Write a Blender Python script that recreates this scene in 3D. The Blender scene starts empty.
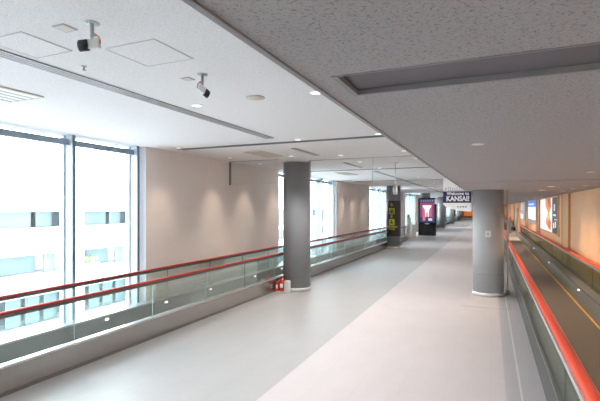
import bpy, bmesh, math, random
from mathutils import Vector, Matrix
random.seed(7)
SC = bpy.context.scene
COL = SC.collection
PI = math.pi

# ------------------------------------------------------------------ helpers
def box(bm, x0, x1, y0, y1, z0, z1, mi=0):
    vs = [bm.verts.new(p) for p in ((x0,y0,z0),(x1,y0,z0),(x1,y1,z0),(x0,y1,z0),
                                    (x0,y0,z1),(x1,y0,z1),(x1,y1,z1),(x0,y1,z1))]
    fs = []
    for q in ((0,3,2,1),(4,5,6,7),(0,1,5,4),(1,2,6,5),(2,3,7,6),(3,0,4,7)):
        f = bm.faces.new([vs[i] for i in q]); f.material_index = mi; fs.append(f)
    return fs

def lathe(bm, prof, cx=0, cy=0, n=40, a0=0, a1=2*PI, mi=0, smooth=True, axis='Z'):
    """prof: list of (r, z)."""
    full = abs(a1-a0-2*PI) < 1e-6
    m = n if full else n+1
    rings = []
    for r, z in prof:
        ring = []
        for i in range(m):
            a = a0+(a1-a0)*i/n
            ring.append(bm.verts.new((cx+r*math.cos(a), cy+r*math.sin(a), z)))
        rings.append(ring)
    for j in range(len(rings)-1):
        for i in range(n):
            k = (i+1) % m
            f = bm.faces.new((rings[j][i], rings[j][k], rings[j+1][k], rings[j+1][i]))
            f.smooth = smooth; f.material_index = mi
    if full:
        for ring, rev in ((rings[0], True), (rings[-1], False)):
            f = bm.faces.new(list(reversed(ring)) if rev else ring); f.material_index = mi
    return rings

def tube(bm, pts, r, n=10, mi=0, flat=None):
    """sweep a round (or flat = (half width, half height) elliptical) section along pts."""
    pts = [Vector(p) for p in pts]
    rings = []
    for i, p in enumerate(pts):
        d = (pts[min(i+1, len(pts)-1)] - pts[max(i-1, 0)]).normalized()
        ref = Vector((1,0,0)) if abs(d.x) < .9 else Vector((0,1,0))
        u = (ref - d*ref.dot(d)).normalized(); v = d.cross(u)
        ra, rb = flat if flat else (r, r)
        rings.append([bm.verts.new(p + u*ra*math.cos(2*PI*k/n) + v*rb*math.sin(2*PI*k/n)) for k in range(n)])
    for a, b in zip(rings, rings[1:]):
        for k in range(n):
            f = bm.faces.new((a[k], a[(k+1)%n], b[(k+1)%n], b[k])); f.smooth = True; f.material_index = mi
    bm.faces.new(list(reversed(rings[0]))).material_index = mi
    bm.faces.new(rings[-1]).material_index = mi

def prism(bm, poly, lo, hi, axis, mi=0):
    """extrude a 2-D polygon along an axis; poly coordinates are the two other axes in order."""
    def P(a, b, c):
        return {'X': (c, a, b), 'Y': (a, c, b), 'Z': (a, b, c)}[axis]
    A = [bm.verts.new(P(a, b, lo)) for a, b in poly]
    B = [bm.verts.new(P(a, b, hi)) for a, b in poly]
    n = len(poly)
    bm.faces.new(A).material_index = mi
    bm.faces.new(list(reversed(B))).material_index = mi
    for i in range(n):
        bm.faces.new((A[i], B[i], B[(i+1)%n], A[(i+1)%n])).material_index = mi

def obj(name, bm, mats, parent=None, loc=None, bevel=0, label=None, kind=None):
    bmesh.ops.recalc_face_normals(bm, faces=bm.faces)
    if bevel:
        bmesh.ops.bevel(bm, geom=[e for e in bm.edges], offset=bevel, segments=2, affect='EDGES', profile=.7)
    me = bpy.data.meshes.new(name)
    bm.to_mesh(me); bm.free()
    for m in (mats if isinstance(mats, (list, tuple)) else [mats]): me.materials.append(m)
    o = bpy.data.objects.new(name, me); COL.objects.link(o)
    if parent: o.parent = parent
    if loc: o.location = loc
    if label: o['label'] = label
    if kind: o['kind'] = kind
    return o

def struct(name, bm, mats, label=None, bevel=0):
    o = obj(name, bm, mats, bevel=bevel); o['kind'] = 'structure'
    if label: o['label'] = label
    return o

def sroot(name, loc=(0,0,0)):
    o = bpy.data.objects.new(name, None); COL.objects.link(o); o.location = loc; o['kind'] = 'structure'
    o.empty_display_size = .2
    return o

def thing(name, label, cat, loc=(0,0,0), rz=0, group=None):
    o = bpy.data.objects.new(name, None); COL.objects.link(o)
    o.location = loc; o.rotation_euler = (0,0,rz); o.empty_display_size = .2
    o['label'] = label; o['category'] = cat
    if group: o['group'] = group
    return o

def dup(root, loc, label, group=None, rz=None):
    r = root.copy(); COL.objects.link(r); r.location = loc; r['label'] = label
    if group: r['group'] = group
    if rz is not None: r.rotation_euler = (0,0,rz)
    for ch in list(root.children):
        c = ch.copy(); COL.objects.link(c); c.parent = r
        for g in list(ch.children):
            d = g.copy(); COL.objects.link(d); d.parent = c
    return r

def BM(): return bmesh.new()

# ------------------------------------------------------------------ materials
def nt(name):
    m = bpy.data.materials.new(name); m.use_nodes = True
    N = m.node_tree.nodes; L = m.node_tree.links
    b = N['Principled BSDF']
    return m, N, L, b

def mat(name, col, rough=.5, metal=0, emit=None, estr=0, spec=.5, noise=0, nscale=8, bump=0):
    m, N, L, b = nt(name)
    b.inputs['Base Color'].default_value = (*col, 1)
    b.inputs['Roughness'].default_value = rough
    b.inputs['Metallic'].default_value = metal
    b.inputs['Specular IOR Level'].default_value = spec
    if emit:
        b.inputs['Emission Color'].default_value = (*emit, 1); b.inputs['Emission Strength'].default_value = estr
    if noise:
        tc = N.new('ShaderNodeTexCoord'); n = N.new('ShaderNodeTexNoise')
        n.inputs['Scale'].default_value = nscale; n.inputs['Detail'].default_value = 4
        L.new(tc.outputs['Object'], n.inputs['Vector'])
        r = N.new('ShaderNodeMapRange'); r.inputs['To Min'].default_value = 1-noise; r.inputs['To Max'].default_value = 1+noise
        L.new(n.outputs['Fac'], r.inputs['Value'])
        h = N.new('ShaderNodeHueSaturation'); h.inputs['Color'].default_value = (*col, 1)
        L.new(r.outputs['Result'], h.inputs['Value']); L.new(h.outputs['Color'], b.inputs['Base Color'])
        if bump:
            bp = N.new('ShaderNodeBump'); bp.inputs['Strength'].default_value = bump; bp.inputs['Distance'].default_value = .01
            L.new(n.outputs['Fac'], bp.inputs['Height']); L.new(bp.outputs['Normal'], b.inputs['Normal'])
    return m

def fissured(name, col, dark, amount, scale=1.0, rough=.9):
    """rock-wool ceiling board: short dark fissures in random directions plus fine grain."""
    m, N, L, b = nt(name)
    b.inputs['Roughness'].default_value = rough; b.inputs['Specular IOR Level'].default_value = .2
    tc = N.new('ShaderNodeTexCoord')
    facs = []
    for ang, sx, sy, th, off in ((.25, 30, 95, .635, 0), (1.25, 32, 90, .64, 5.3), (-.75, 30, 90, .64, 9.1), (2.2, 40, 75, .635, 3.7)):
        mp = N.new('ShaderNodeMapping'); r0 = N.new('ShaderNodeMapping'); r0.inputs['Rotation'].default_value = (0, 0, ang)
        mp.inputs['Location'].default_value = (off, off*1.7, 0)
        mp.inputs['Scale'].default_value = (sx*scale, sy*scale, 40)
        L.new(tc.outputs['Object'], r0.inputs['Vector']); L.new(r0.outputs['Vector'], mp.inputs['Vector'])
        n = N.new('ShaderNodeTexNoise'); n.inputs['Scale'].default_value = 1; n.inputs['Detail'].default_value = 1
        L.new(mp.outputs['Vector'], n.inputs['Vector'])
        r = N.new('ShaderNodeMapRange'); r.inputs['From Min'].default_value = th; r.inputs['From Max'].default_value = th+.08
        L.new(n.outputs['Fac'], r.inputs['Value']); facs.append(r.outputs['Result'])
    f = facs[0]
    for g in facs[1:]:
        mx = N.new('ShaderNodeMath'); mx.operation = 'MAXIMUM'
        L.new(f, mx.inputs[0]); L.new(g, mx.inputs[1]); f = mx.outputs[0]
    sc = N.new('ShaderNodeMath'); sc.operation = 'MULTIPLY'; sc.inputs[1].default_value = amount
    L.new(f, sc.inputs[0])
    g = N.new('ShaderNodeTexNoise'); g.inputs['Scale'].default_value = 70*scale; g.inputs['Detail'].default_value = 3
    L.new(tc.outputs['Object'], g.inputs['Vector'])
    gr = N.new('ShaderNodeMapRange'); gr.inputs['To Min'].default_value = .88; gr.inputs['To Max'].default_value = 1.12
    L.new(g.outputs['Fac'], gr.inputs['Value'])
    hs = N.new('ShaderNodeHueSaturation'); hs.inputs['Color'].default_value = (*col, 1)
    L.new(gr.outputs['Result'], hs.inputs['Value'])
    mix = N.new('ShaderNodeMixRGB'); L.new(sc.outputs[0], mix.inputs['Fac'])
    L.new(hs.outputs['Color'], mix.inputs['Color1']); mix.inputs['Color2'].default_value = (*dark, 1)
    L.new(mix.outputs['Color'], b.inputs['Base Color'])
    return m

def glass(name, tint, fmin=.04, fmax=.9, rough=.02, blend=.25, haze=0):
    m = bpy.data.materials.new(name); m.use_nodes = True
    N = m.node_tree.nodes; L = m.node_tree.links; N.clear()
    out = N.new('ShaderNodeOutputMaterial')
    t = N.new('ShaderNodeBsdfTransparent'); t.inputs['Color'].default_value = (*tint, 1)
    g = N.new('ShaderNodeBsdfGlossy'); g.inputs['Roughness'].default_value = rough; g.inputs['Color'].default_value = (.95,1,.98,1)
    lw = N.new('ShaderNodeLayerWeight'); lw.inputs['Blend'].default_value = blend
    r = N.new('ShaderNodeMapRange'); r.inputs['To Min'].default_value = fmin; r.inputs['To Max'].default_value = fmax
    L.new(lw.outputs['Fresnel'], r.inputs['Value'])
    mx = N.new('ShaderNodeMixShader'); L.new(r.outputs['Result'], mx.inputs['Fac'])
    L.new(t.outputs[0], mx.inputs[1]); L.new(g.outputs[0], mx.inputs[2])
    if haze:
        d = N.new('ShaderNodeBsdfDiffuse'); d.inputs['Color'].default_value = (.75,.82,.8,1)
        m2 = N.new('ShaderNodeMixShader'); m2.inputs['Fac'].default_value = haze
        L.new(mx.outputs[0], m2.inputs[1]); L.new(d.outputs[0], m2.inputs[2]); mx = m2
    L.new(mx.outputs[0], out.inputs['Surface'])
    return m

def emis(name, col, s=1):
    return mat(name, (.02,.02,.02), .4, emit=col, estr=s)

def floor_mat():
    m, N, L, b = nt('floor_vinyl')
    tc = N.new('ShaderNodeTexCoord')
    sx = N.new('ShaderNodeSeparateXYZ'); L.new(tc.outputs['Object'], sx.inputs[0])
    # two zones of carpet tile, the joint between them running the length of the hall
    st = N.new('ShaderNodeMapRange'); st.inputs['From Min'].default_value = -2.46; st.inputs['From Max'].default_value = -2.44
    L.new(sx.outputs['X'], st.inputs['Value'])
    mx = N.new('ShaderNodeMixRGB'); L.new(st.outputs['Result'], mx.inputs['Fac'])
    mx.inputs['Color1'].default_value = (*FL_GREY, 1); mx.inputs['Color2'].default_value = (*FL_PINK, 1)
    # darker strip beside the right walkway with a paler line in it
    b1 = N.new('ShaderNodeMapRange'); b1.inputs['From Min'].default_value = .16; b1.inputs['From Max'].default_value = .17
    L.new(sx.outputs['X'], b1.inputs['Value'])
    m2 = N.new('ShaderNodeMixRGB'); L.new(b1.outputs['Result'], m2.inputs['Fac'])
    L.new(mx.outputs['Color'], m2.inputs['Color1']); m2.inputs['Color2'].default_value = (*FL_STRIP, 1)
    dx = N.new('ShaderNodeMath'); dx.operation = 'SUBTRACT'; dx.inputs[1].default_value = .335; L.new(sx.outputs['X'], dx.inputs[0])
    ab = N.new('ShaderNodeMath'); ab.operation = 'ABSOLUTE'; L.new(dx.outputs[0], ab.inputs[0])
    ln = N.new('ShaderNodeMath'); ln.operation = 'LESS_THAN'; ln.inputs[1].default_value = .012; L.new(ab.outputs[0], ln.inputs[0])
    lf = N.new('ShaderNodeMath'); lf.operation = 'MULTIPLY'; lf.inputs[1].default_value = .5; L.new(ln.outputs[0], lf.inputs[0])
    m3 = N.new('ShaderNodeMixRGB'); L.new(lf.outputs[0], m3.inputs['Fac'])
    L.new(m2.outputs['Color'], m3.inputs['Color1']); m3.inputs['Color2'].default_value = (.8,.76,.74,1)
    # mottling
    n1 = N.new('ShaderNodeTexNoise'); n1.inputs['Scale'].default_value = 2.2; n1.inputs['Detail'].default_value = 5
    mp = N.new('ShaderNodeMapping'); mp.inputs['Scale'].default_value = (1.6, .8, 1)
    L.new(tc.outputs['Object'], mp.inputs['Vector']); L.new(mp.outputs['Vector'], n1.inputs['Vector'])
    n2 = N.new('ShaderNodeTexNoise'); n2.inputs['Scale'].default_value = 60; n2.inputs['Detail'].default_value = 2
    L.new(tc.outputs['Object'], n2.inputs['Vector'])
    ad = N.new('ShaderNodeMath'); ad.operation = 'ADD'; L.new(n1.outputs['Fac'], ad.inputs[0]); L.new(n2.outputs['Fac'], ad.inputs[1])
    r = N.new('ShaderNodeMapRange'); r.inputs['From Max'].default_value = 2; r.inputs['To Min'].default_value = .86; r.inputs['To Max'].default_value = 1.14
    L.new(ad.outputs[0], r.inputs['Value'])
    # faint square tile joints, 0.5 m
    br = N.new('ShaderNodeTexBrick'); br.offset = 0; br.inputs['Scale'].default_value = 1
    br.inputs['Brick Width'].default_value = .5; br.inputs['Row Height'].default_value = .5; br.inputs['Mortar Size'].default_value = .004
    br.inputs['Color1'].default_value = br.inputs['Color2'].default_value = (1,1,1,1); br.inputs['Mortar'].default_value = (.93,.93,.93,1)
    L.new(tc.outputs['Object'], br.inputs['Vector'])
    hs = N.new('ShaderNodeHueSaturation'); L.new(m3.outputs['Color'], hs.inputs['Color']); L.new(r.outputs['Result'], hs.inputs['Value'])
    ml = N.new('ShaderNodeMixRGB'); ml.blend_type = 'MULTIPLY'; ml.inputs['Fac'].default_value = 1
    L.new(hs.outputs['Color'], ml.inputs['Color1']); L.new(br.outputs['Color'], ml.inputs['Color2'])
    L.new(ml.outputs['Color'], b.inputs['Base Color'])
    b.inputs['Roughness'].default_value = .46; b.inputs['Specular IOR Level'].default_value = .95
    return m

FL_GREY = (.355,.345,.34); FL_PINK = (.52,.47,.468); FL_STRIP = (.41,.395,.405)
M = {}
M['floor'] = floor_mat()
M['ceil'] = fissured('white_ceiling_board', (.80,.79,.785), (.52,.51,.50), .45, 1.4)
M['soffit'] = fissured('grey_ceiling_board', (.43,.43,.445), (.15,.15,.15), .65, 1.7)
M['soffit_edge'] = mat('grey_metal_edge', (.30,.30,.31), .5)
M['tray'] = mat('recess_grey', (.15,.145,.17), .6)
M['tray_lip'] = mat('recess_lip', (.27,.275,.28), .5)
M['wallL'] = mat('warm_white_wall', (.80,.745,.705), .85, noise=.03, nscale=3)
M['wallR'] = mat('tan_wood_wall', (.84,.50,.275), .5, noise=.10, nscale=2.5)
M['pil'] = mat('tan_wood_pilaster', (.72,.42,.20), .45, noise=.12, nscale=5)
M['plain'] = mat('plain_white_wall', (.7,.69,.68), .8, noise=.02)
M['alu'] = mat('window_aluminium', (.46,.57,.63), .45, metal=0)
M['alu_dark'] = mat('dark_window_metal', (.12,.155,.19), .5)
M['transom'] = mat('slate_transom', (.24,.31,.37), .6)
M['wglass'] = glass('window_glass', (.97,.985,.985), .02, .5)
M['bglass'] = glass('balustrade_glass', (.93,.955,.945), .03, .5, .03, .2, .015)
M['bglassR'] = glass('grey_balustrade_glass', (.80,.84,.79), .02, .35, .06, .2, .01)
M['gedge'] = mat('glass_edge', (.42,.50,.48), .3, emit=(.7,.85,.82), estr=.0)
M['smoke'] = glass('smoke_barrier_glass', (.985,.99,.985), .005, .12, .02, .15, .006)
M['rail'] = mat('shaded_red_rubber', (.46,.05,.04), .5, noise=.04, spec=.25)  # darker copy of the red: backlit shade of the left rails is in the colour
M['railR'] = mat('bright_red_rubber', (.80,.095,.05), .5, noise=.04, spec=.25)
M['guide'] = mat('brushed_aluminium_guide', (.60,.59,.60), .38, metal=.7)
M['guide_dark'] = mat('dark_bronze_guide', (.16,.145,.14), .4, metal=.4)
M['deck_dark'] = mat('dark_grey_deck', (.17,.17,.17), .4, metal=.3)
M['steel'] = mat('brushed_stainless_steel', (.40,.375,.36), .27, metal=.85, noise=.04, nscale=3)
M['deck'] = mat('bright_steel_deck', (.74,.74,.75), .28, metal=.75)
M['skirt'] = mat('dark_grey_skirt', (.33,.345,.345), .4, metal=.3)
M['panel_r'] = mat('grey_outer_panel', (.075,.074,.071), .6, metal=0, spec=.3, noise=.05, nscale=3)
M['kick'] = mat('kick_plate', (.20,.175,.16), .5)
def belt_mat():
    m, N, L, b = nt('ribbed_pallet')
    tc = N.new('ShaderNodeTexCoord'); w = N.new('ShaderNodeTexWave'); w.bands_direction = 'X'
    w.inputs['Scale'].default_value = 30; L.new(tc.outputs['Object'], w.inputs['Vector'])
    w2 = N.new('ShaderNodeTexWave'); w2.bands_direction = 'Y'; w2.inputs['Scale'].default_value = .8; w2.wave_profile = 'SAW'
    L.new(tc.outputs['Object'], w2.inputs['Vector'])
    r = N.new('ShaderNodeValToRGB'); r.color_ramp.elements[0].color = (.085,.075,.07,1); r.color_ramp.elements[1].color = (.20,.18,.165,1)
    L.new(w.outputs['Color'], r.inputs['Fac'])
    L.new(r.outputs['Color'], b.inputs['Base Color']); b.inputs['Roughness'].default_value = .5; b.inputs['Metallic'].default_value = .25
    return m
M['belt'] = belt_mat()
M['yellow'] = mat('yellow_line', (.85,.42,.06), .5, emit=(.9,.4,.05), estr=.15)  # slight glow added so the line still shows where it is dark
M['comb'] = mat('landing_plate_metal', (.80,.72,.66), .45, metal=.2, noise=.05, nscale=20)
M['lamp'] = emis('skirt_lamp', (1,.95,.85), 5)
M['col'] = mat('blue_grey_column_panel', (.27,.28,.30), .6, metal=0, noise=.02, nscale=2)
M['colR'] = mat('grey_column_panel', (.42,.445,.465), .5, metal=.05, noise=.02, nscale=2)
M['colring'] = mat('column_base_steel', (.78,.77,.75), .4, metal=.5)
M['joint'] = mat('joint_dark', (.14,.145,.15), .6)
M['reveal'] = mat('daylit_reveal', (.93,.93,.93), .7)  # daylight on the wall ends, put into a colour whiter than the wall
M['seam'] = mat('pale_seam', (.58,.58,.58), .7)
M['white'] = mat('white_paint', (.80,.80,.79), .45)
M['offwhite'] = mat('pale_tan_panel', (.60,.56,.48), .6)
M['greypaint'] = mat('grey_paint', (.45,.46,.47), .45)
M['black'] = mat('black_plastic', (.014,.014,.017), .3)
M['blackgloss'] = mat('black_gloss_panel', (.008,.008,.011), .12)
M['slot'] = mat('slot_dark', (.085,.095,.11), .6)
M['navy'] = mat('navy_sign', (.028,.032,.13), .5, emit=(.03,.035,.15), estr=.0)
M['signwhite'] = mat('white_sign', (.86,.86,.86), .4, emit=(.9,.9,.9), estr=.22)  # faint glow added so the white faces do not shade to grey
M['ink'] = mat('grey_ink', (.30,.31,.33), .6)
M['redink'] = mat('red_ink', (.65,.05,.06), .6)
M['red'] = mat('red_paint', (.68,.045,.03), .32)
M['orangewire'] = mat('orange_cable', (.80,.20,.06), .5)
M['brownwrap'] = mat('dark_brown_wrap', (.055,.038,.042), .4)
M['lime'] = mat('lime_mark', (.55,.62,.06), .5, emit=(.6,.7,.02), estr=.0)
M['down'] = emis('downlight_lens', (1,.95,.88), 3.2)
M['downwarm'] = emis('warm_downlight_lens', (1,.82,.60), 3.0)
M['downdim'] = emis('dim_downlight_lens', (1,.98,.95), .6)
M['box_glow'] = emis('white_box_glow', (1,.99,.95), 1.05)
M['bwhite'] = mat('white_concrete', (.86,.87,.88), .8, noise=.02, nscale=.4)
M['bgrey'] = mat('blue_grey_glazing', (.13,.19,.225), .6)  # blue-grey pane colour, slightly darker than bpale
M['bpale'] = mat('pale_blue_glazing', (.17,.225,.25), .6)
M['farglaze'] = mat('far_blue_glazing', (.085,.125,.145), .6)
M['teal'] = mat('teal_glass_panel', (.10,.155,.165), .6)
M['green'] = mat('leaf_green', (.22,.42,.16), .8, noise=.25, nscale=6)
M['ground'] = mat('pale_apron', (.62,.63,.64), .9, noise=.04, nscale=.2)

# ------------------------------------------------------------------ dimensions (metres)
ZC = 3.42      # white ceiling
ZS = 2.65      # low grey ceiling
XE = -.585      # edge of the low ceiling
XW = -6.30     # left wall face
XR = 2.20      # right wall face
YB, YF = -9.0, 112.0
EYE = 2.2

# ------------------------------------------------------------------ room shell
bm = BM(); box(bm, -6.75, 2.6, YB-.3, YF+.3, -.3, 0); struct('floor', bm, M['floor'])
bm = BM(); box(bm, -6.75, XE, YB-.3, YF+.3, ZC, ZC+.25); struct('ceiling', bm, M['ceil'], 'high white ceiling over the left of the hall')

# low grey ceiling with its recessed tray and cross grooves
RX, RY0, RY1 = -.50, 1.405, 1.685
def soffit():
    bm = BM(); zt = ZC+.25
    groove = [8.1, 14.2, 20.3, 26.4, 32.5, 44.7, 56.9]
    box(bm, XE, 2.6, YB-.3, RY0, ZS, zt)
    box(bm, XE, RX, RY0, RY1, ZS, zt)
    box(bm, RX, 2.6, RY0, RY1, ZS+.03, zt)
    y = RY1
    for g in groove:
        box(bm, XE, 2.6, y, g, ZS, zt); box(bm, XE, -.5, g, g+.22, ZS, zt); box(bm, -.5, 2.6, g, g+.22, ZS+.14, zt); y = g+.22
    box(bm, XE, 2.6, y, YF+.3, ZS, zt)
    return bm
o = struct('ceiling', soffit(), M['soffit'], 'low speckled grey ceiling over the right of the hall')
bm = BM(); box(bm, XE-.02, XE, YB, YF, ZS-.006, ZS+.03); box(bm, XE-.012, XE, YB, YF, ZS+.03, ZC)
struct('trim_1', bm, M['soffit_edge'], 'grey metal edge strip of the low ceiling')
bm = BM()
box(bm, RX+.004, 2.2, RY0+.004, RY1-.004, ZS+.018, ZS+.024)
box(bm, RX, RX+.02, RY0, RY1, ZS-.003, ZS+.018, 1); box(bm, RX+.02, 2.2, RY1-.016, RY1, ZS-.003, ZS+.018, 1)
box(bm, RX+.02, 2.2, RY0, RY0+.008, ZS-.003, ZS+.018, 1)
struct('trim_2', bm, [M['tray'], M['tray_lip']], 'long dark recessed tray in the low ceiling')

# left wall: plain lengths alternate with window bays
def wallseg(y0, y1):
    bm = BM(); box(bm, -6.72, XW-.001, y0-.012, y0, 0, ZC); struct('trim_0', bm, M['reveal'], 'window reveal at the end of a left wall length, daylight painted in as white')
    bm = BM(); box(bm, -6.75, XW, y0, y1, 0, ZC); struct('wall_left', bm, M['wallL'])
    bm = BM(); box(bm, XW, XW+.012, y0+.02, y1-.02, .0, .10); struct('baseboard_left', bm, M['skirt'])
WALLS = [(YB-.3, -6.0), (6.72, 12.68), (18.45, 24.2), (29.0, 35.6), (41.0, 47.4), (53.0, 59.4), (65.0, 71.4), (77.0, YF)]  # first window bay lengthened, unseen behind the camera, to let in more daylight
for a, b in WALLS: wallseg(a, b)
wn = 0
for (a0, a1), (b0, b1) in zip(WALLS, WALLS[1:]):
    wn += 1; y0, y1 = a1, b0
    w = sroot('window_%d' % wn, (-6.6, (y0+y1)/2, 0))
    oy = (y0+y1)/2
    ys = []; y = y1-.12
    while y > y0+.3: ys.append(y); y -= 1.45
    ys.append(y0+.06)
    for y in ys:
        bm = BM(); box(bm, -.05, .20, y-.02-oy, y+.02-oy, 0, ZC, 0); box(bm, .20, .225, y-.026-oy, y+.026-oy, 0, ZC, 1)
        box(bm, -.06, .03, y-.05-oy, y+.05-oy, 0, ZC, 0)
        obj('mullion', bm, [M['alu'], M['alu_dark']], w)
    ys.sort()
    for ya, yb in zip(ys, ys[1:]):
        bm = BM(); box(bm, -.012, .0, ya+.05-oy, yb-.05-oy, .05, ZC-.02); obj('pane', bm, M['wglass'], w)
        bm = BM(); box(bm, .04, .13, ya+.03-oy, yb-.03-oy, 3.255, 3.35); obj('transom', bm, M['transom'], w)
    bm = BM(); box(bm, -.06, .06, y0-oy, y1-oy, 0, .06); box(bm, -.06, .0, y0-oy, y1-oy, ZC-.01, ZC); obj('window_frame', bm, M['alu'], w)

bm = BM(); box(bm, XR, XR+.3, YB-.3, YF+.3, 0, ZC); struct('wall_right', bm, M['wallR'])
bm = BM(); box(bm, -6.75, 2.6, YB-.3, YB, 0, ZC); struct('wall_back', bm, M['plain'])
bm = BM(); box(bm, -6.75, 2.6, YF, YF+.3, 0, ZC); struct('wall_front', bm, M['plain'])
tn = 3
for a, b in ((15.2, 16.6), (23.75, 25.1), (31.2, 32.9), (38.6, 40.4), (48, 50), (58, 60), (70, 72)):
    bm = BM(); box(bm, XR-.05, XR, a, b, 0, ZS); box(bm, XR-.065, XR-.05, a, a+.12, 0, ZS); box(bm, XR-.065, XR-.05, b-.12, b, 0, ZS)
    struct('trim_%d' % tn, bm, M['pil'], 'tan wood pilaster on the right wall'); tn += 1

# ------------------------------------------------------------------ ceiling slots, hatches, grilles
def slot_trim(x0, x1, y0, y1, name, label, lines=1):
    bm = BM()
    box(bm, x0, x1, y0, y1, ZC-.006, ZC, 0)
    if lines > 1:                                    # linear diffuser: pale fins between dark gaps
        w = (x1-x0)/(2*lines+1)
        for k in range(lines+1): box(bm, x0+2*k*w, x0+(2*k+1)*w, y0, y1, ZC-.012, ZC-.006, 1)
    return struct(name, bm, [M['slot'], M['greypaint']], label)
for x0, x1, y0, y1, lab, n in (
    (-3.60, -3.45, -1.0, 6.75, 'long grey slot diffuser along the high ceiling', 3),
    (-3.73, -3.62, 8.05, 9.4, 'short grey slot along the high ceiling', 2),
    (-3.63, -3.54, 11.2, 12.9, 'short grey slot farther along the high ceiling', 2),
    (-3.55, -3.42, 14.1, 40, 'far grey slot diffuser along the high ceiling', 2)):
    slot_trim(x0, x1, y0, y1, 'trim_%d' % tn, lab, n); tn += 1
for y, xl in ((7.22, -5.9), (13.35, -5.65), (19.3, -5.7), (25.4, -5.7), (37.6, -5.7), (50, -5.7)):
    slot_trim(xl, -.75, y, y+.17, 'trim_%d' % tn, 'dark cross slot in the high ceiling'); tn += 1

def hatch(x0, x1, y0, y1, label):
    t = thing('ceiling_hatch', label, 'hatch', ((x0+x1)/2, (y0+y1)/2, ZC))
    a, b = (x1-x0)/2, (y1-y0)/2
    bm = BM(); box(bm, -a+.008, a-.008, -b+.008, b-.008, -.004, 0); obj('hatch_panel', bm, M['ceil'], t)
    bm = BM()
    for q in ((-a-.003,-a+.003,-b,b),(a-.003,a+.003,-b,b),(-a,a,-b-.003,-b+.003),(-a,a,b-.003,b+.003)): box(bm, *q, -.005, 0)
    obj('hatch_frame', bm, M['seam'], t)
    return t
hatch(-2.70, -2.22, 2.45, 2.90, 'square white access hatch in the ceiling between the two cameras')
hatch(-3.37, -2.97, 1.98, 2.38, 'square white access hatch in the ceiling left of the nearer camera')

def grille(x0, x1, y0, y1, label, face, name='air_vent', cat='vent', nslat=5):
    t = thing(name, label, cat, ((x0+x1)/2, (y0+y1)/2, ZC)); a, b = (x1-x0)/2, (y1-y0)/2
    bm = BM()
    for q in ((-a,-a+.03,-b,b),(a-.03,a,-b,b),(-a+.03,a-.03,-b,-b+.03),(-a+.03,a-.03,b-.03,b)): box(bm, *q, -.015, 0)
    obj('vent_frame', bm, M['offwhite'], t)
    bm = BM(); w = (2*a-.06)/(2*nslat)
    box(bm, -a+.03, a-.03, -b+.03, b-.03, -.006, -.001, 1)
    for k in range(nslat): box(bm, -a+.03+(2*k+.5)*w, -a+.03+(2*k+1.6)*w, -b+.03, b-.03, -.013, -.006, 0)
    obj('louver', bm, [face, M['ink']], t)
    return t
bm = None
grille(-5.02, -4.48, 1.6, 3.24, 'white slatted air vent in the ceiling above the near left window', M['white'], nslat=4)
grille(-4.90, -4.45, 8.15, 9.2, 'pale tan ceiling air vent in front of the nearest left column', M['offwhite'])
grille(-4.90, -4.45, 14.2, 15.5, 'pale tan ceiling air vent behind the nearest left column', M['offwhite'])

t = thing('ceiling_speaker', 'round pale grey flush speaker in the ceiling right of the farther camera', 'speaker', (-2.38, 4.2, ZC))
bm = BM(); lathe(bm, [(.0001,-.012),(.085,-.012),(.09,-.008),(.09,0)], n=32); obj('speaker_grille', bm, M['offwhite'], t)
bm = BM(); lathe(bm, [(.09,0),(.09,-.01),(.105,-.006),(.107,0)], n=32); obj('rim', bm, M['greypaint'], t)
def plate(x, y, label, s=.09):
    t = thing('ceiling_plate', label, 'plate', (x, y, ZC))
    bm = BM(); box(bm, -s/2, s/2, -s/2, s/2, -.006, 0); obj('cover', bm, M['offwhite'], t)
    bm = BM(); box(bm, -s/2-.012, s/2+.012, -s/2-.012, s/2+.012, -.003, 0); obj('frame', bm, M['ink'], t)
plate(-2.64, 2.06, 'small square plate in the ceiling beside the nearer camera')
plate(-2.62, 3.34, 'small square plate in the ceiling beside the farther camera', .075)
t = thing('sprinkler_head', 'tiny sprinkler head on the ceiling below the nearer camera in view', 'sprinkler', (-3.2, 2.68, ZC))
bm = BM(); lathe(bm, [(.0001,-.006),(.022,-.006),(.024,.006)], n=20); obj('escutcheon', bm, M['greypaint'], t)
bm = BM(); lathe(bm, [(.006,-.006),(.006,-.03),(.014,-.032),(.0145,-.036),(.002,-.037)], n=16); obj('nozzle', bm, M['ink'], t)
t = thing('sprinkler_head', 'tiny sprinkler head on the white ceiling at the low ceiling edge', 'sprinkler', (-.80, 1.55, ZC))
bm = BM(); lathe(bm, [(.0001,-.006),(.022,-.006),(.024,.006)], n=20); obj('escutcheon', bm, M['greypaint'], t)
bm = BM(); lathe(bm, [(.006,-.006),(.006,-.03),(.014,-.032),(.0145,-.036),(.002,-.037)], n=16); obj('nozzle', bm, M['ink'], t)

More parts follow.
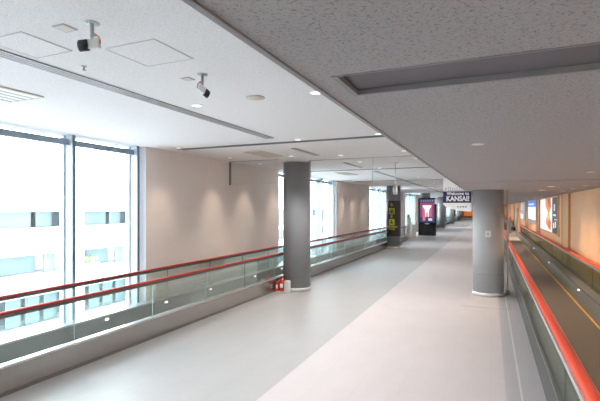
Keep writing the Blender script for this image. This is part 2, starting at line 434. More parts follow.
# ------------------------------------------------------------------ lamps
def downlight(x, y, z, label, warm=False, r=.055, power=26, size=120, group=None, blend=.7, colr=None, lens=None):
    t = thing('downlight', label, 'light', (x, y, z), group=group)
    bm = BM(); lathe(bm, [(r,-.001),(r,-.006),(r*1.32,-.005),(r*1.36,0)], n=28); obj('trim_ring', bm, M['white'], t)
    bm = BM(); lathe(bm, [(.0001,-.004),(r,-.004),(r,-.001)], n=28); obj('lens', bm, M[lens or ('downwarm' if warm else 'down')], t)
    L = bpy.data.lights.new('downlight_lamp', 'SPOT'); L.energy = power*3.0; L.spot_size = math.radians(size); L.spot_blend = blend
    L.shadow_soft_size = .05; L.color = colr or ((1,.80,.58) if warm else (1,.955,.90))
    l = bpy.data.objects.new('downlight_lamp', L); COL.objects.link(l); l.parent = t; l.location = (0,0,-.02)
    return t
PW = 42
DL = [(-3.2, 4.25, 'round downlight in the ceiling under the farther camera in view'),
      (-1.69, 4.28, 'round downlight in the white ceiling closest to the long recessed tray'),
      (-3.14, 7.08, 'round downlight beside the middle of the nearest dark cross slot'),
      (-1.69, 7.08, 'round downlight at the right end of the nearest dark cross slot'),
      (-3.17, 9.6, 'round downlight right of the nearest left column, before the glass smoke barrier'),
      (-1.68, 9.4, 'round downlight by the low ceiling edge, just before the glass smoke barrier'),
      (-3.15, 11.1, 'round downlight just behind the glass smoke barrier, away from the edge'),
      (-1.67, 10.9, 'round downlight by the low ceiling edge, just behind the glass smoke barrier'),
      (-3.09, 13.1, 'round downlight beside the second dark cross slot'),
      (-4.30, 9.3, 'round downlight at the end of the tan vent before the nearest left column')]
for x, y, lab in DL: downlight(x, y, ZC, lab, power=PW)
for y in (17.5, 22.5, 29, 36, 44, 54, 66, 80, 96):
    downlight(-2.6, y, ZC, 'small round downlight in the far part of the white ceiling', power=PW*(1.5 if y < 50 else 5), group='far white ceiling downlights')
# wall washers close to the left wall
WW = [(7.1, 'small wall washer at the left end of the nearest dark cross slot'),
      (9.0, 'small wall washer over the second pool of light on the near left wall'),
      (10.5, 'small wall washer over the third pool of light on the near left wall'),
      (12.3, 'small wall washer over the last pool of light on the near left wall')]
for y, lab in WW: downlight(-5.8, y, ZC, lab, warm=True, r=.045, power=34, size=76, blend=1, colr=(1,.80,.62))
for y, lab in ((19.2, 'wall washer over the left pool of light on the second left wall'), (20.9, 'wall washer over the middle pool of light on the second left wall'), (22.9, 'wall washer over the right pool of light on the second left wall')):
    downlight(-5.8, y, ZC, lab, warm=True, r=.045, power=34, size=76, blend=1, colr=(1,.80,.62))
for y in (30.5, 33):
    downlight(-5.8, y, ZC, 'small wall washer over the third left wall', warm=True, r=.045, power=34, size=76, blend=1, group='third wall washers')
# low ceiling
for x, y, lab in ((-.08, 3.3, 'round downlight in the low grey ceiling nearest the camera, before the right column'),
                  (1.15, 6.44, 'round downlight in the low grey ceiling just before its first cross groove')):
    downlight(x, y, ZS, lab, r=.032, power=16, lens='downdim')
for x, y, lab in ((1.16, 10.45, 'downlight in the low ceiling just behind its first cross groove'),
                  (1.18, 12.4, 'downlight in the low ceiling second behind its first cross groove'),
                  (.25, 16.2, 'downlight in the low ceiling seen right beside the top of the right column'),
                  (.9, 21.8, 'downlight in the low ceiling above the far poster')):
    downlight(x, y, ZS, lab, warm=True, r=.07, power=34)
for y in (27, 34, 42, 52, 64, 80, 96):
    downlight(.9, y, ZS, 'small warm downlight in the far part of the low ceiling', warm=True, power=80, group='far low ceiling downlights')
for k, y in enumerate((5.8, 7.3, 8.8, 10.3, 11.8, 13.3)):
    downlight(XR-.45, y, ZS, ('wall washer at the right wall, %s' % ['nearest the camera', 'second from the camera', 'third from the camera', 'over the nearest light pool', 'over the middle light pool', 'over the light pool by the pilaster'][k]),
              warm=True, r=.04, power=34, size=76, blend=1, colr=(1,.66,.38))
for y in (19, 22, 27, 30, 35, 38, 44, 54):
    downlight(XR-.4, y, ZS, 'small warm wall washer over the posters', warm=True, r=.04, power=38, size=110, blend=.7, colr=(1,.68,.40), group='poster wall washers')

# ------------------------------------------------------------------ columns
def column(x, y, r, ztop, label, m, zseam=.38):
    t = thing('column', label, 'column', (x, y, 0))
    bm = BM(); lathe(bm, [(r,.09),(r,ztop)], n=64); obj('shaft', bm, m, t)
    bm = BM(); lathe(bm, [(r-.012,0),(r+.012,.005),(r+.012,.085),(r,.092)], n=64); obj('base_ring', bm, M['colring'], t)
    bm = BM(); lathe(bm, [(r+.0005,zseam-.003),(r+.002,zseam-.002),(r+.002,zseam+.002),(r+.0005,zseam+.003)], n=64); obj('panel_joint', bm, M['joint'], t)
    return t
LC = [(10.75, 'grey round column nearest on the left, beside the fire extinguishers'),
      (24.05, 'grey round column wrapped with a dark brown guide sign'),
      (36.9, 'grey round column right behind the tall black screen'),
      (49.4, 'grey round column first to the right behind the black screen'),
      (62.5, 'grey round column second behind the black screen, left of the welcome sign bottom'),
      (76.5, 'grey round column farthest along the left row')]
for y, lab in LC: column(-4.80 if y < 12 else -4.9, y, .367 if y < 12 else .38, ZC, lab, M['col'])
RCX, RCY, RCR = -.055, 12.05, .365
column(RCX, RCY, RCR, ZS, 'grey round column under the low ceiling beside the right walkway', M['colR'], .55)
t = thing('wall_switch', 'small square white plate on the front of the right column', 'switch', (RCX, RCY-RCR-.004, 1.56))
bm = BM(); box(bm, -.065, .065, -.012, .012, -.08, .08); obj('plate', bm, M['white'], t, bevel=.003)
bm = BM(); box(bm, -.02, .02, -.016, -.012, -.03, .03); obj('button', bm, M['offwhite'], t)
t = thing('conduit', 'thin grey conduit with a small box beside the right column', 'pipe', (.40, 12.25, 0))
bm = BM(); box(bm, -.02, .02, -.02, .02, .12, ZS); obj('duct', bm, M['offwhite'], t)
bm = BM(); box(bm, -.04, .05, -.05, .05, 0, .12); obj('junction_box', bm, M['ink'], t, bevel=.006)
t = thing('floor_hatch', 'thin dark outline of a floor hatch in front of the right column', 'hatch', (0, 0, 0))
bm = BM()
for q in ((-.62,.40,10.42,10.435),(.385,.40,10.435,11.1)): box(bm, *q, .0005, .003)
obj('frame_strip', bm, M['ink'], t)
bm = BM(); box(bm, -.60, .385, 10.435, 11.1, .0003, .0015); obj('cover', bm, M['floor'], t)

# ------------------------------------------------------------------ moving walkways
def walkway(label, x0, x1, y0, y1, hdeck, outer_mat, rail_r=.034, side=1, xo0=None, xo1=None, pitch=1.5, first=None, lampy=(), lamp_side=-1, deckw=.12, guide='guide', deckm='deck', railm='rail', glassm='bglass', seam=True, land=.9, gw=.022):
    """x0/x1: glass lines; xo0/xo1: outer faces of the decks."""
    oy = (y0+y1)/2; ox = (x0+x1)/2
    t = thing('moving_walkway', label, 'moving walkway', (ox, oy, 0))
    A, B = y0-oy, y1-oy
    X0, X1 = x0-ox, x1-ox
    O0 = (xo0-ox) if xo0 is not None else X0-.06
    O1 = (xo1-ox) if xo1 is not None else X1+.06
    I0, I1 = X0+deckw, X1-deckw
    bm = BM(); box(bm, I0, I1, A+.9, B-land, 0, .02); obj('tread_belt', bm, M['belt'], t)
    for a, b in ((A-.6, A+.9), (B-land, B+.6)):
        bm = BM(); box(bm, I0, I1, a, b, 0, .026); obj('landing_plate', bm, M['comb'], t)
    for s, (o, g, i) in ((-1, (O0, X0, I0)), (1, (O1, X1, I1))):
        lo, hi = min(o, g), max(o, g)
        th = .012*(-s)
        bm = BM(); box(bm, min(o, o+th), max(o, o+th), A, B, .05, hdeck-.03); obj('outer_panel', bm, outer_mat, t)
        bm = BM(); box(bm, min(o+th, o+2.2*th), max(o+th, o+2.2*th), A, B, 0, .05); obj('kick_plate', bm, M['kick'], t)
        bm = BM(); box(bm, min(o, i), max(o, i), A, B, hdeck-.03, hdeck); obj('deck', bm, M[deckm], t, bevel=.006)
        bm = BM(); box(bm, min(i, i-.01*(-s)), max(i, i-.01*(-s)), A, B, .02, hdeck-.03); obj('skirt_panel', bm, M['skirt'], t)
        bm = BM(); box(bm, i-.03*s-.012, i-.03*s+.012, A+.9, B-land, .02, .0235); obj('edge_line', bm, M['yellow'], t)
        # glass panels, one part each
        ys = [A+.35]; y = (first if first is not None else y0+1.2)-oy
        while y < B-.5:
            if y > A+.5: ys.append(y)
            y += pitch
        ys.append(B-.35)
        for a, b in zip(ys, ys[1:]):
            bm = BM(); fs = box(bm, g-.006, g+.006, a+.003, b-.003, hdeck, .945)
            fs[2].material_index = fs[4].material_index = 1
            obj('glass_panel', bm, [M[glassm], M['gedge' if seam else glassm]], t)
        # handrail: straight run, dropping round each end to the deck
        hz = .975; R = (hz-hdeck-.02)/2
        path = [(g, A+.35-R*math.sin(PI*k/12)*.9, hdeck+.02+R-R*math.cos(PI*k/12)) for k in range(13)]
        path += [(g, A+.35+(B-A-.7)*k/24, hz) for k in range(1, 24)]
        path += [(g, B-.35+R*math.sin(PI*k/12)*.9, hdeck+.02+R+R*math.cos(PI*k/12)) for k in range(13)]
        bm = BM(); tube(bm, path, rail_r, 12, flat=(rail_r, rail_r*.5)); obj('handrail', bm, M[railm], t)
        bm = BM(); box(bm, g-gw, g+gw, A+.35, B-.35, .915, .958); obj('handrail_guide', bm, M[guide], t)
        for e, sg in ((A+.35, -1), (B-.35, 1)):
            poly = [(e+sg*.8*R*math.sin(PI*k/10), hdeck+.02+R-R*.9*math.cos(PI*k/10)) for k in range(11)]
            bm = BM(); prism(bm, poly, g-.006, g+.006, 'X'); obj('newel_glass', bm, M['bglass'], t)
        if s == 1 or True:
            for ly in lampy:
                if s == lamp_side:
                    bm = BM(); box(bm, i-.012*s-.006, i-.012*s+.006, ly-oy-.028, ly-oy+.028, hdeck-.095, hdeck-.065)
                    obj('skirt_lamp', bm, M['lamp'], t, bevel=.004)
    return t
walkway('long moving walkway with red handrails along the left windows', -6.17, -5.20, -7.0, 30.3, .36, M['steel'],
        xo0=-6.27, xo1=-5.19, first=-6.3, lampy=(5.54, 7.04, 8.58, 10.7, 12.4, 14), lamp_side=-1, deckw=.10, guide='guide_dark')
walkway('long moving walkway with red handrails along the tan right wall', .61, 2.04, -6.0, 36.0, .42, M['panel_r'],
        xo0=.575, xo1=2.17, first=-5.7, lampy=(5.8, 11.58, 17, 22.75), lamp_side=1, rail_r=.046, deckw=.2, deckm='deck_dark', railm='railR', glassm='bglassR', seam=False, pitch=3.4, land=3.5, gw=.06)
walkway('second moving walkway far down the left side behind the black screen', -6.17, -5.20, 44, 80, .36, M['steel'], xo0=-6.27, xo1=-5.19, pitch=6)
walkway('second moving walkway far down the right side past the landing', .61, 2.04, 46.5, 84, .42, M['panel_r'], xo0=.56, xo1=2.17, pitch=6)

# ------------------------------------------------------------------ security cameras
def cctv(label, loc, rz, tilt, hk=1):
    t = thing('security_camera', label, 'camera', loc, rz)
    bm = BM(); lathe(bm, [(.0001,-.006),(.075,-.006),(.08,-.002),(.08,0)], n=32)
    for a in (0.6, 2.2, 3.8, 5.4): lathe(bm, [(.008,-.006),(.008,-.010),(.004,-.011)], .052*math.cos(a), .052*math.sin(a), n=10)
    obj('mount_plate', bm, M['greypaint'], t)
    bm = BM(); lathe(bm, [(.022,-.006),(.022,-.115),(.017,-.12),(.011,-.15)], n=20); box(bm, -.010, .036, -.012, .012, -.115, -.088); obj('stem', bm, M['greypaint'], t)
    br = bpy.data.objects.new('camera_body', None)
    bm = BM(); box(bm, -.055, .085, -.036, .036, -.04, .04); bmesh.ops.bevel(bm, geom=list(bm.edges), offset=.006, segments=2, affect='EDGES')
    body = obj('camera_body', bm, M['white'], t, loc=(.0,0,-.185)); body.rotation_euler = (0, tilt, 0)
    bpy.data.objects.remove(br)
    # black hood and lens at the -X end
    bm = BM(); lathe(bm, [(.046,-.02),(.050,-.012),(.051,.085),(.042,.094),(.038,.086),(.020,.06),(.0001,.058)], n=28)
    hood = obj('lens_hood', bm, M['black'], body); hood.location = (-.05,0,0); hood.rotation_euler = (0,-PI/2,0); hood.scale = (1,1,hk)
    bm = BM(); lathe(bm, [(.020,.052),(.016,.066),(.008,.070),(.0001,.0705)], n=20)
    lens = obj('lens', bm, M['blackgloss'], body); lens.location = (-.05,0,0); lens.rotation_euler = (0,-PI/2,0)
    bm = BM(); tube(bm, [(.015,0,-.10),(.05,.005,-.10),(.075,.005,-.118),(.088,.0,-.145),(.088,0,-.178)], .007, 8)
    obj('cable', bm, M['orangewire'], t)
    t.scale = (.60,.60,.76)
    return t
cctv('white box security camera with a black hood, hanging nearest on the ceiling', (-2.41, 2.08, ZC), math.radians(26), math.radians(-6))
cctv('white box security camera hanging farther along, facing away down the hall', (-2.41, 3.28, ZC), math.radians(-112), math.radians(-24), .7)

# ------------------------------------------------------------------ glass smoke barriers
def smoke(y, x0, x1, label, seams, drop=.62, rail=True):
    t = thing('smoke_barrier', label, 'glass barrier', (0, y, ZC))
    xs = [x0]+seams+[x1]
    for a, b in zip(xs, xs[1:]):
        bm = BM(); box(bm, a+.008, b-.008, -.004, .004, -drop, -.005); obj('glass_panel', bm, M['smoke'], t)
    for a in seams:
        bm = BM(); box(bm, a-.005, a+.005, -.006, .006, -drop, -.005); obj('joint_strip', bm, M['greypaint'], t)
    bm = BM(); box(bm, x0, x0+.035, -.02, .02, -drop-.02, -.005); obj('side_post', bm, M['ink'], t)
    if rail:
        bm = BM(); box(bm, x0+.035, x1, -.006, .006, -drop-.006, -drop); obj('bottom_rail', bm, M['white'], t)
    bm = BM(); box(bm, x0+.035, x1, -.012, .012, -.014, -.0005); obj('top_rail', bm, M['greypaint'], t)
smoke(9.75, XW+.01, -4.86, 'clear glass smoke barrier hanging between the left wall and the nearest left column', [], .60)
smoke(10.3, -4.25, -.64, 'clear glass smoke barrier hanging between the nearest left column and the low ceiling', [-2.6], .60, False)
smoke(34.0, XW+.01, -.64, 'clear glass smoke barrier hanging far down the hall', [-3.6])

# ------------------------------------------------------------------ pendant boxes
def pendant(x, y, label, drop, hb, w=.08, d=.35):
    t = thing('pendant_sign', label, 'sign', (x, y, ZC))
    bm = BM(); lathe(bm, [(.0001,-.02),(.06,-.02),(.065,0)], n=20); obj('ceiling_rose', bm, M['white'], t)
    bm = BM(); tube(bm, [(0,0,-.02),(0,0,-drop)], .010, 10); obj('rod', bm, M['white'], t)
    bm = BM(); box(bm, -w/2, w/2, -d/2, d/2, -drop-hb, -drop); obj('sign_box', bm, M['box_glow'], t, bevel=.008)
    for s in (-1, 1):
        bm = BM(); box(bm, -w/2-.006, w/2+.006, s*d/2-.008, s*d/2+.008, -drop-hb-.004, -drop+.004); obj('end_rim', bm, M['greypaint'], t)
pendant(-2.34, 11.7, 'lit white sign box hanging on a rod, seen end-on before the brown-wrapped column', .60, .25, .085, .10)
pendant(-2.6, 23.5, 'lit white sign box hanging on a rod, seen end-on right of the black screen', .74, .28, .09, .12)

# ------------------------------------------------------------------ hanging welcome sign
def textmesh(s, size, depth, bold, align='CENTER'):
    cu = bpy.data.curves.new('lettering', 'FONT'); cu.body = s; cu.size = size; cu.extrude = depth; cu.offset = bold
    cu.align_x = align; cu.align_y = 'CENTER'; cu.resolution_u = 3
    o = bpy.data.objects.new('tmp', cu); COL.objects.link(o)
    bpy.context.view_layer.update()
    me = bpy.data.meshes.new_from_object(o.evaluated_get(bpy.context.evaluated_depsgraph_get()))
    bpy.data.objects.remove(o)
    return me
def text(s, size, m, parent, loc, rot=(PI/2,0,0), bold=0, name='lettering', width=None, sy=1):
    me = textmesh(s, size, .001, bold); me.materials.clear(); me.materials.append(m)
    o = bpy.data.objects.new(name, me); COL.objects.link(o); o.parent = parent; o.location = loc; o.rotation_euler = rot
    if width:
        xs = [v.co.x for v in me.vertices]; k = width/(max(xs)-min(xs)); c = (max(xs)+min(xs))/2
        for v in me.vertices: v.co.x = (v.co.x-c)*k; v.co.y *= sy
    return o
t = thing('welcome_sign', 'hanging white sign with a navy band reading Welcome to KANSAI! left of the right column', 'sign', (0, 12.08, 0))
X0, X1 = -1.15, -.455
Zb0, Zb1 = 2.335, 2.638
bm = BM(); box(bm, X0, X1, -.012, .012, Zb0, Zb1); obj('navy_band', bm, M['navy'], t)
poly = [(X1, Zb0)] + [(X1-(X1-X0)*math.sin(PI/2*k/16), Zb0-.225*math.cos(PI/2*k/16)) for k in range(17)]
bm = BM(); prism(bm, poly, -.010, .010, 'Y'); obj('lower_panel', bm, M['signwhite'], t)
bm = BM(); box(bm, X0, XE-.03, -.010, .010, Zb1, 2.98); box(bm, XE-.03, X1, -.010, .010, Zb1, ZS-.001); obj('upper_panel', bm, M['signwhite'], t)
bm = BM()
for x in (X0+.08, XE-.1): tube(bm, [(x,0,2.98),(x,0,ZC)], .006, 8)
obj('hanger', bm, M['greypaint'], t)
text('Welcome to', .15, M['signwhite'], t, (-.785, -.014, 2.575), bold=.004, width=.55, sy=.80)
text('KANSAI!', .20, M['signwhite'], t, (-.785, -.014, 2.44), bold=.007, width=.56, sy=.92)
bm = BM()   # thin grey skyline drawing above the band
def lines(bm, segs, w=.010):
    for (xa, za), (xb, zb) in segs:
        d = Vector((xb-xa, zb-za)); n = Vector((-d.y, d.x)).normalized()*w/2
        vs = [bm.verts.new((x, -.0125, z)) for x, z in ((xa+n.x,za+n.y),(xb+n.x,zb+n.y),(xb-n.x,zb-n.y),(xa-n.x,za-n.y))]
        bm.faces.new(vs)
sk = []
for x, w, hh in ((-1.07,.03,.09),(-.99,.05,.10),(-.88,.06,.08),(-.77,.07,.11),(-.67,.05,.07)):
    sk += [((x-w/2,Zb1+.015),(x-w/2,Zb1+hh)),((x+w/2,Zb1+.015),(x+w/2,Zb1+hh)),((x-w/2,Zb1+hh),(x+w/2,Zb1+hh))]
sk += [((-1.03,Zb1+.02),(-.64,Zb1+.02))]
lines(bm, sk); obj('skyline_drawing', bm, M['ink'], t)
bm = BM(); box(bm, -.80, -.765, -.0135, -.010, 2.215, 2.255); obj('red_mark', bm, M['redink'], t)
bm = BM()
for k in range(3): box(bm, -.735+.062*k, -.735+.062*k+.042, -.0135, -.010, 2.212, 2.257)
obj('small_marks', bm, M['ink'], t)

# ------------------------------------------------------------------ brown guide wrap on the second column
CX, CY, CR = -4.9, 24.05, .384
ang0 = math.atan2(-CY, -CX)          # towards the camera side of the hall
t = thing('column_guide_sign', 'dark brown guide sign with lime arrows and pictograms wrapped round a column', 'sign', (CX, CY, 0))
bm = BM(); lathe(bm, [(CR,.66),(CR+.004,.662),(CR+.004,2.598),(CR,2.60)], n=40, a0=ang0-1.75, a1=ang0+1.75); obj('wrap', bm, M['brownwrap'], t)
def wrapmarks(rows, z_top, cell_w, cell_h, r, m, name, shift=-.10):
    bm = BM(); n = len(rows[0])
    for j, row in enumerate(rows):
        for i, ch in enumerate(row):
            if ch != '#': continue
            a = ang0 + ((i-n/2)*cell_w+shift)/r; b = ang0 + ((i+1-n/2)*cell_w+shift)/r
            z1, z0 = z_top-j*cell_h, z_top-(j+1)*cell_h
            vs = [bm.verts.new((r*math.cos(q), r*math.sin(q), z)) for q, z in ((a,z0),(b,z0),(b,z1),(a,z1))]
            bm.faces.new(vs)
    obj(name, bm, m, t)
ARROW = ["....#....", "...###...", "..#####..", ".##.#.##.", "....#....", "....#....", "....#...."]
BAG = ["#########", "###...###", "##.###.##", "#.......#", "#.#...#.#", "#.#...#.#", "#.......#", "#########"]
PERSON = ["#########", "####.####", "###...###", "####.####", "##.....##", "##.#.#.##", "###.#.###", "#########"]
SMALL = ["..#.#..", ".#.#.#.", "..###..", ".#.#.#.", "...#..."]
TXT = ["#.##.##.#.###.##.#.##.#.#", "##.#.#.###.#.##.###.#.###", ".........................", ".....##.#.##.#.##.#......", ".....#.##.#.##.#.##......"]
wrapmarks(ARROW, 2.48, .024, .035, CR+.0065, M['lime'], 'arrow_mark')
wrapmarks(BAG, 2.19, .034, .040, CR+.0065, M['lime'], 'baggage_pictogram')
wrapmarks(SMALL, 1.83, .024, .040, CR+.0065, M['lime'], 'small_arrow_mark')
wrapmarks(PERSON, 1.60, .034, .042, CR+.0065, M['lime'], 'person_pictogram')
wrapmarks(TXT, 1.22, .0245, .042, CR+.0065, M['lime'], 'text_lines')

# ------------------------------------------------------------------ tall black digital screen
t = thing('digital_signboard', 'tall black display stand with a lit red and white picture', 'display', (-4.62, 35.9, 0), math.radians(-2))
Wd, H = 1.36, 3.0
bm = BM(); box(bm, -Wd/2, Wd/2, -.16, .16, 0, H); obj('cabinet', bm, M['blackgloss'], t, bevel=.015)
scr = BM(); box(scr, -.58, .58, -.168, -.158, 1.06, 2.90); screen = obj('screen', scr, emis('screen_navy', (.035,.05,.15), 1), t)
def flat(name, poly, col, s=1, k=1):
    bm = BM(); prism(bm, poly, -.170-.001*k, -.168-.001*(k-1), 'Y'); return obj(name, bm, emis(name, col, s), screen)
flat('red_picture', [(-.52,1.45),(.52,1.45),(.52,2.62),(-.52,2.62)], (.34,.06,.11), 1)
flat('pink_glow', [(-.36,1.5),(.36,1.5),(.36,2.4),(-.36,2.4)], (.52,.16,.30), 1, 2)
flat('white_shape', [(-.14,1.50),(.14,1.50),(.16,2.05),(.34,2.32),(.34,2.42),(-.34,2.42),(-.34,2.32),(-.16,2.05)], (1,.93,.95), 1.1, 3)
flat('orange_figure', [(-.07,1.50),(.07,1.50),(.07,1.78),(.0,1.9),(-.07,1.78)], (.75,.32,.16), 1, 4)
flat('pink_box', [(-.34,1.18),(-.12,1.18),(-.12,1.52),(-.34,1.52)], (.70,.18,.32), 1, 4)
flat('white_box', [(.10,1.20),(.40,1.20),(.40,1.38),(.10,1.38)], (.85,.87,.95), 1, 4)
for k in range(6):
    x = -.46+.17*k; flat('white_dot', [(x,2.72),(x+.07,2.72),(x+.07,2.80),(x,2.80)], (.55,.62,.75), .8, 1)
bm = BM(); box(bm, -.16, .16, -.165, -.159, .93, .975); obj('white_nameplate', bm, M['signwhite'], t)

# white gate posts between the walkway end and the screen
t = thing('gate_post', 'slim white post with a green top at the end of the left walkway', 'post', (-5.47, 32.5, 0))
bm = BM(); box(bm, -.15, .13, -.05, .05, 0, 1.5); obj('post', bm, M['white'], t, bevel=.02)
bm = BM(); box(bm, -.13, .03, -.055, .045, 1.5, 1.72); obj('green_top', bm, mat('green_lamp', (.05,.42,.16), .4), t, bevel=.01)
t = thing('low_gate', 'low white gate board with a dark top rail beside the slim white post', 'gate', (-5.36, 33.9, 0))
bm = BM(); box(bm, -.18, .18, -.04, .04, 0, .95); obj('board', bm, M['white'], t, bevel=.015)
bm = BM(); tube(bm, [(-.2,0,1.08),(.22,0,1.08)], .025, 10)
for x in (-.17,.17): tube(bm, [(x,0,.95),(x,0,1.08)], .015, 8)
obj('rail', bm, M['ink'], t)

# ------------------------------------------------------------------ fire extinguishers by the first column
t = thing('extinguisher_stand', 'small white open stand on the floor beside the nearest left column', 'stand', (-4.97, 10.25, 0))
bm = BM(); box(bm, -.17, .17, -.10, .10, 0, .03); obj('base', bm, M['white'], t)
bm = BM(); box(bm, .07, .17, -.09, .10, .03, .30); obj('side_box', bm, M['white'], t, bevel=.006)
bm = BM(); box(bm, -.17, .05, .085, .10, .03, .30); obj('back_plate', bm, M['white'], t)
bm = BM(); box(bm, -.17, -.11, -.09, .085, .03, .28); obj('red_side_plate', bm, M['red'], t)
bm = BM(); box(bm, -.162, -.118, -.093, -.09, .10, .20); obj('white_label', bm, M['signwhite'], t)
t = thing('fire_extinguisher', 'red fire extinguisher standing in the small white stand by the nearest left column', 'fire extinguisher', (-4.985, 10.22, .031))
bm = BM(); lathe(bm, [(.055,0),(.062,.01),(.062,.27),(.055,.30),(.03,.325),(.022,.335),(.022,.35)], n=28); obj('cylinder', bm, M['red'], t)
bm = BM(); lathe(bm, [(.024,.35),(.024,.375),(.016,.38)], n=16); box(bm, -.055, .02, -.012, .012, .385, .40); box(bm, -.05, .0, -.010, .010, .36, .372); obj('valve_lever', bm, M['red'], t)
bm = BM(); tube(bm, [(.02,-.01,.365),(.06,-.02,.35),(.075,-.03,.28),(.068,-.035,.15),(.066,-.035,.06)], .010, 8); obj('hose', bm, M['black'], t)
bm = BM(); lathe(bm, [(.0625,.10),(.063,.101),(.063,.20),(.0625,.201)], n=16, a0=-2.2, a1=-.9); obj('label_patch', bm, M['signwhite'], t)

# ------------------------------------------------------------------ posters on the right wall
def poster(label, y0, y1, z0, z1, base, estr):
    t = thing('poster_lightbox', label, 'poster', (XR, (y0+y1)/2, (z0+z1)/2))
    a, b = (y1-y0)/2, (z1-z0)/2
    bm = BM()
    for q in ((-a-.12,-a,-b-.06,b+.06),(a,a+.12,-b-.06,b+.06),(-a,a,-b-.06,-b),(-a,a,b,b+.06)): box(bm, -.05, 0, q[0], q[1], q[2], q[3])
    obj('case_frame', bm, M['pil'], t)
    bm = BM(); box(bm, -.035, -.005, -a, a, -b, b); s = obj('poster_sheet', bm, emis('poster_base', base, estr), t)
    return t, s, a, b
def pp(name, sheet, poly, col, s=1, k=1):   # poly in (along wall seen left to right = decreasing y, z)
    bm = BM(); prism(bm, [(-u, z) for u, z in poly], -.035-.002*k, -.035-.002*(k-1), 'X'); return obj(name, bm, emis(name, col, s), sheet)
t, s, a, b = poster('lit white poster with an orange swirl and a dark strip, on the right wall', 17.6, 23.4, 1.26, 2.58, (.95,.96,.97), 1.0)
pp('dark_strip', s, [(1.35,-b),(a,-b),(a,b),(1.35,b)], (.055,.05,.05))
pp('orange_swirl', s, [(-.9,b),(.9,b),(1.1,.3),(.5,.1),(.6,-.1),(1.15,-.3),(.9,-b+.06),(.2,-b+.1),(-.9,-.35),(-.5,-.1),(.0,.12),(-.9,.35)], (.78,.30,.10))
pp('yellow_swirl', s, [(-.3,.25),(.25,.05),(.45,-.1),(.2,-.2),(-.5,-.12),(-.15,.08)], (.95,.60,.18), 1, 2)
pp('brown_swirl', s, [(-.2,b-.02),(.8,b-.02),(.95,.36),(.4,.28)], (.42,.12,.06), 1, 2)
pp('red_swirl', s, [(.1,-.25),(.9,-.2),(.7,-b+.12),(.25,-b+.16)], (.62,.14,.06), 1, 2)
for u0, z0, z1 in ((1.85,.18,.42),(1.65,-.02,.05),(1.95,-.16,-.13),(1.65,-.48,-.28),(2.1,-.44,-.22)):
    pp('white_mark', s, [(u0,z0),(u0+(.75 if z1-z0 < .1 else .3),z0),(u0+(.75 if z1-z0 < .1 else .3),z1),(u0,z1)], (.8,.8,.8), 1, 2)
t, s, a, b = poster('lit poster with a blue heading and white body, second along the right wall', 25.6, 30.8, 1.38, 2.62, (.88,.92,.97), 1.0)
pp('blue_heading', s, [(-a,b-.36),(a,b-.36),(a,b),(-a,b)], (.05,.22,.75))
pp('heading_line', s, [(-a+.4,b-.25),(a-1.2,b-.25),(a-1.2,b-.17),(-a+.4,b-.17)], (.75,.85,1), 1, 2)
pp('grey_footer', s, [(-a,-b),(a,-b),(a,-b+.17),(-a,-b+.17)], (.22,.23,.25))
pp('pale_figure', s, [(-1.6,-.25),(-1.2,-.3),(-1.1,.0),(-1.5,.05)], (.72,.66,.75), 1, 2)
pp('text_block', s, [(.1,-.05),(1.9,-.05),(1.9,.02),(.1,.02)], (.70,.76,.86), 1, 2)
t, s, a, b = poster('lit grey and white poster, third along the right wall', 33.3, 38.2, 1.40, 2.62, (.30,.30,.33), 1.0)
pp('white_block', s, [(-a,-b),(.4,-b),(.4,-.25),(-a,-.25)], (.85,.87,.9))
pp('pale_block', s, [(-a+.3,.05),(.9,.05),(.9,b-.1),(-a+.3,b-.1)], (.45,.47,.5))

# post, hydrant light and far end details on the right
t = thing('landing_post', 'slim pale metal post standing at the end of the right walkway', 'post', (1.93, 38.9, 0))
bm = BM(); lathe(bm, [(.085,.03),(.085,2.12),(.07,2.15)], n=24); obj('pole', bm, M['guide'], t)
bm = BM(); lathe(bm, [(.15,0),(.15,.02),(.09,.03)], n=24); obj('foot', bm, M['guide'], t)
t = thing('hydrant_post', 'dark slim call post with a red lamp beyond the right walkway landing', 'post', (1.55, 42.0, 0))
bm = BM(); box(bm, -.10, .10, -.08, .08, 0, 1.25); obj('cabinet', bm, M['ink'], t, bevel=.01)
bm = BM(); lathe(bm, [(.10,1.25),(.10,1.42),(.05,1.47)], n=20); obj('red_lamp', bm, mat('red_lamp_plastic', (.75,.05,.04), .3, emit=(.8,.04,.03), estr=.4), t)
t = thing('shop_counter', 'small orange shop front at the far end of the hall', 'shop front', (-4.6, 110.5, 0))
bm = BM(); box(bm, -1.1, 1.1, -.3, .3, .3, 1.5); obj('counter', bm, mat('orange_counter', (.8,.25,.06), .5, emit=(.8,.24,.06), estr=.6), t)  # unlit counter; glow added so the orange shows at the dim end
bm = BM(); box(bm, -1.05, 1.05, -.25, .25, 0, .3); obj('plinth', bm, M['offwhite'], t)
bm = BM(); box(bm, -1.1, 1.1, -.3, .3, 2.0, 2.5); obj('fascia', bm, M['signwhite'], t)
for xa in (-1.1, 1.0):
    bm = BM(); box(bm, xa, xa+.1, -.3, .3, 1.5, 2.0); obj('side_post', bm, M['pil'], t)

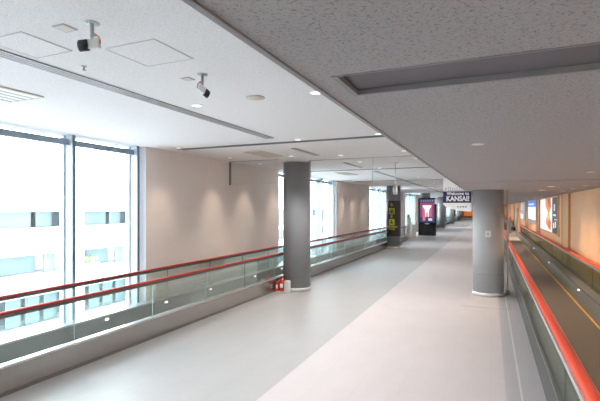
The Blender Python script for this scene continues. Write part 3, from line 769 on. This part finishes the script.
# ------------------------------------------------------------------ outside: terminal wing across the gap
t = thing('terminal_building', 'white overexposed terminal wing with open decks seen through the left windows', 'building', (-30, 20, -9))
def bpart(name, m, *q, label=None):
    bm = BM(); box(bm, q[0]+30, q[1]+30, q[2]-20, q[3]-20, q[4]+9, q[5]+9); return obj(name, bm, m, t, label=label)
BY0, BY1 = -20, 150
bpart('facade_band', M['bwhite'], -31, -30, BY0, BY1, -1.15, .75)
bpart('facade_band', M['bwhite'], -31, -30, BY0, BY1, -4.1, -2.75)
bpart('facade_band', M['bwhite'], -31, -30, BY0, BY1, -9, -6.6)
bpart('facade_band', M['bwhite'], -31, -30, BY0, BY1, 1.95, 5.2)
bpart('roof', M['bwhite'], -46, -29.6, BY0, BY1, 5.2, 5.6)
bpart('deck_slab', M['bwhite'], -45, -31, BY0, BY1, .3, .7)
bpart('deck_slab', M['bwhite'], -45, -31, BY0, BY1, -3.2, -2.8)
bpart('deck_slab', M['bwhite'], -45, -31, BY0, BY1, -7.0, -6.6)
bpart('rear_wall', M['bwhite'], -46, -45, BY0, BY1, -9, 5.2)
for y in range(-18, 75, 7):
    bpart('pier', M['bwhite'], -31.2, -30.1, y, y+1.2, -6.6, 1.95)
for k, y in enumerate(range(-16, 72, 7)):
    bpart('window', M['bpale'] if k % 2 else M['bgrey'], -32, -31.9, y, y+3.0, .75, 1.95)
    bpart('window', M['bpale'], -32, -31.9, y+3.4, y+4.7, .75, 1.95)
    bpart('window', M['bgrey'], -32.4, -32.3, y+.6, y+3.6, -2.75, -1.15)
    bpart('louver', M['bpale'], -31.8, -31.7, y+3.9, y+4.8, -2.75, -1.15)
    for j in range(4):
        bpart('teal_panel', M['teal'], -31.6, -31.5, y-.6+1.45*j, y+.5+1.45*j, -6.4, -4.3)
    for j in range(3):
        bpart('vent_louver', M['bpale'], -30.0, -29.97, y+1.0, y+2.6, 2.9+.35*j, 3.02+.35*j)
bpart('rear_backdrop', M['bpale'], -33.6, -33.5, BY0, BY1, .7, 1.95)  # pale backdrop strips added behind the deck openings to keep them from going black
bpart('rear_backdrop', M['bwhite'], -33.6, -33.5, BY0, BY1, -2.8, -1.15)
bpart('rear_backdrop', M['bpale'], -33.6, -33.5, BY0, BY1, -6.6, -4.1)
for y in range(36, 148, 8):
    bpart('window', M['farglaze'], -29.99, -29.95, y, y+5.6, -.5, 2.0)
for k, (y, z) in enumerate(((6.9, -2.55), (13.9, -2.55), (14, .95), (27, -2.55))):
    s = thing('planter_shrub', ['small green shrub on the deck across the gap, seen past the near left fin', 'small green shrub on the lower deck across the gap, behind the first fin', 'small green shrub on the upper deck across the gap', 'small green shrub farthest along the deck across the gap'][k], 'shrub', (-31.4, y, z-.2))
    bm = BM()
    for i in range(14):
        c = Vector((random.uniform(-.2,.2), random.uniform(-.6,.6), random.uniform(.3,.7)))
        bmesh.ops.create_icosphere(bm, subdivisions=1, radius=random.uniform(.16,.28), matrix=Matrix.Translation(c))
    obj('foliage', bm, M['green'], s)
    bm = BM(); box(bm, -.25, .25, -.7, .7, 0, .25); obj('trough', bm, M['bwhite'], s)
bm = BM(); box(bm, -200, -6.8, -150, 200, -9.3, -9); struct('ground', bm, M['ground'])

# ------------------------------------------------------------------ sky, camera, colour
w = bpy.data.worlds.new('overcast_sky'); SC.world = w; w.use_nodes = True
N = w.node_tree.nodes; L = w.node_tree.links
bg = N['Background']; tc = N.new('ShaderNodeTexCoord'); sp = N.new('ShaderNodeSeparateXYZ'); L.new(tc.outputs['Generated'], sp.inputs[0])
cr = N.new('ShaderNodeValToRGB'); cr.color_ramp.elements[0].position = .0; cr.color_ramp.elements[0].color = (.92,.95,.97,1)
cr.color_ramp.elements[1].position = .8; cr.color_ramp.elements[1].color = (.80,.90,1,1)
L.new(sp.outputs['Z'], cr.inputs['Fac']); L.new(cr.outputs['Color'], bg.inputs['Color']); bg.inputs['Strength'].default_value = 15

cam = bpy.data.cameras.new('camera'); co = bpy.data.objects.new('camera', cam); COL.objects.link(co)
cam.sensor_fit = 'HORIZONTAL'; cam.sensor_width = 36; cam.lens = 36*435/600
co.location = (0, 0, EYE); co.rotation_euler = (PI/2, 0, math.radians(23.65))
cam.shift_y = 7.5/600; cam.clip_start = .05; cam.clip_end = 500
SC.camera = co
SC.view_settings.view_transform = 'Standard'; SC.view_settings.look = 'None'
SC.view_settings.exposure = 0; SC.view_settings.gamma = 1
SC.cycles.use_denoising = True
SC.cycles.max_bounces = 10; SC.cycles.diffuse_bounces = 5; SC.cycles.glossy_bounces = 4; SC.cycles.transparent_max_bounces = 24
SC.cycles.sample_clamp_indirect = 6
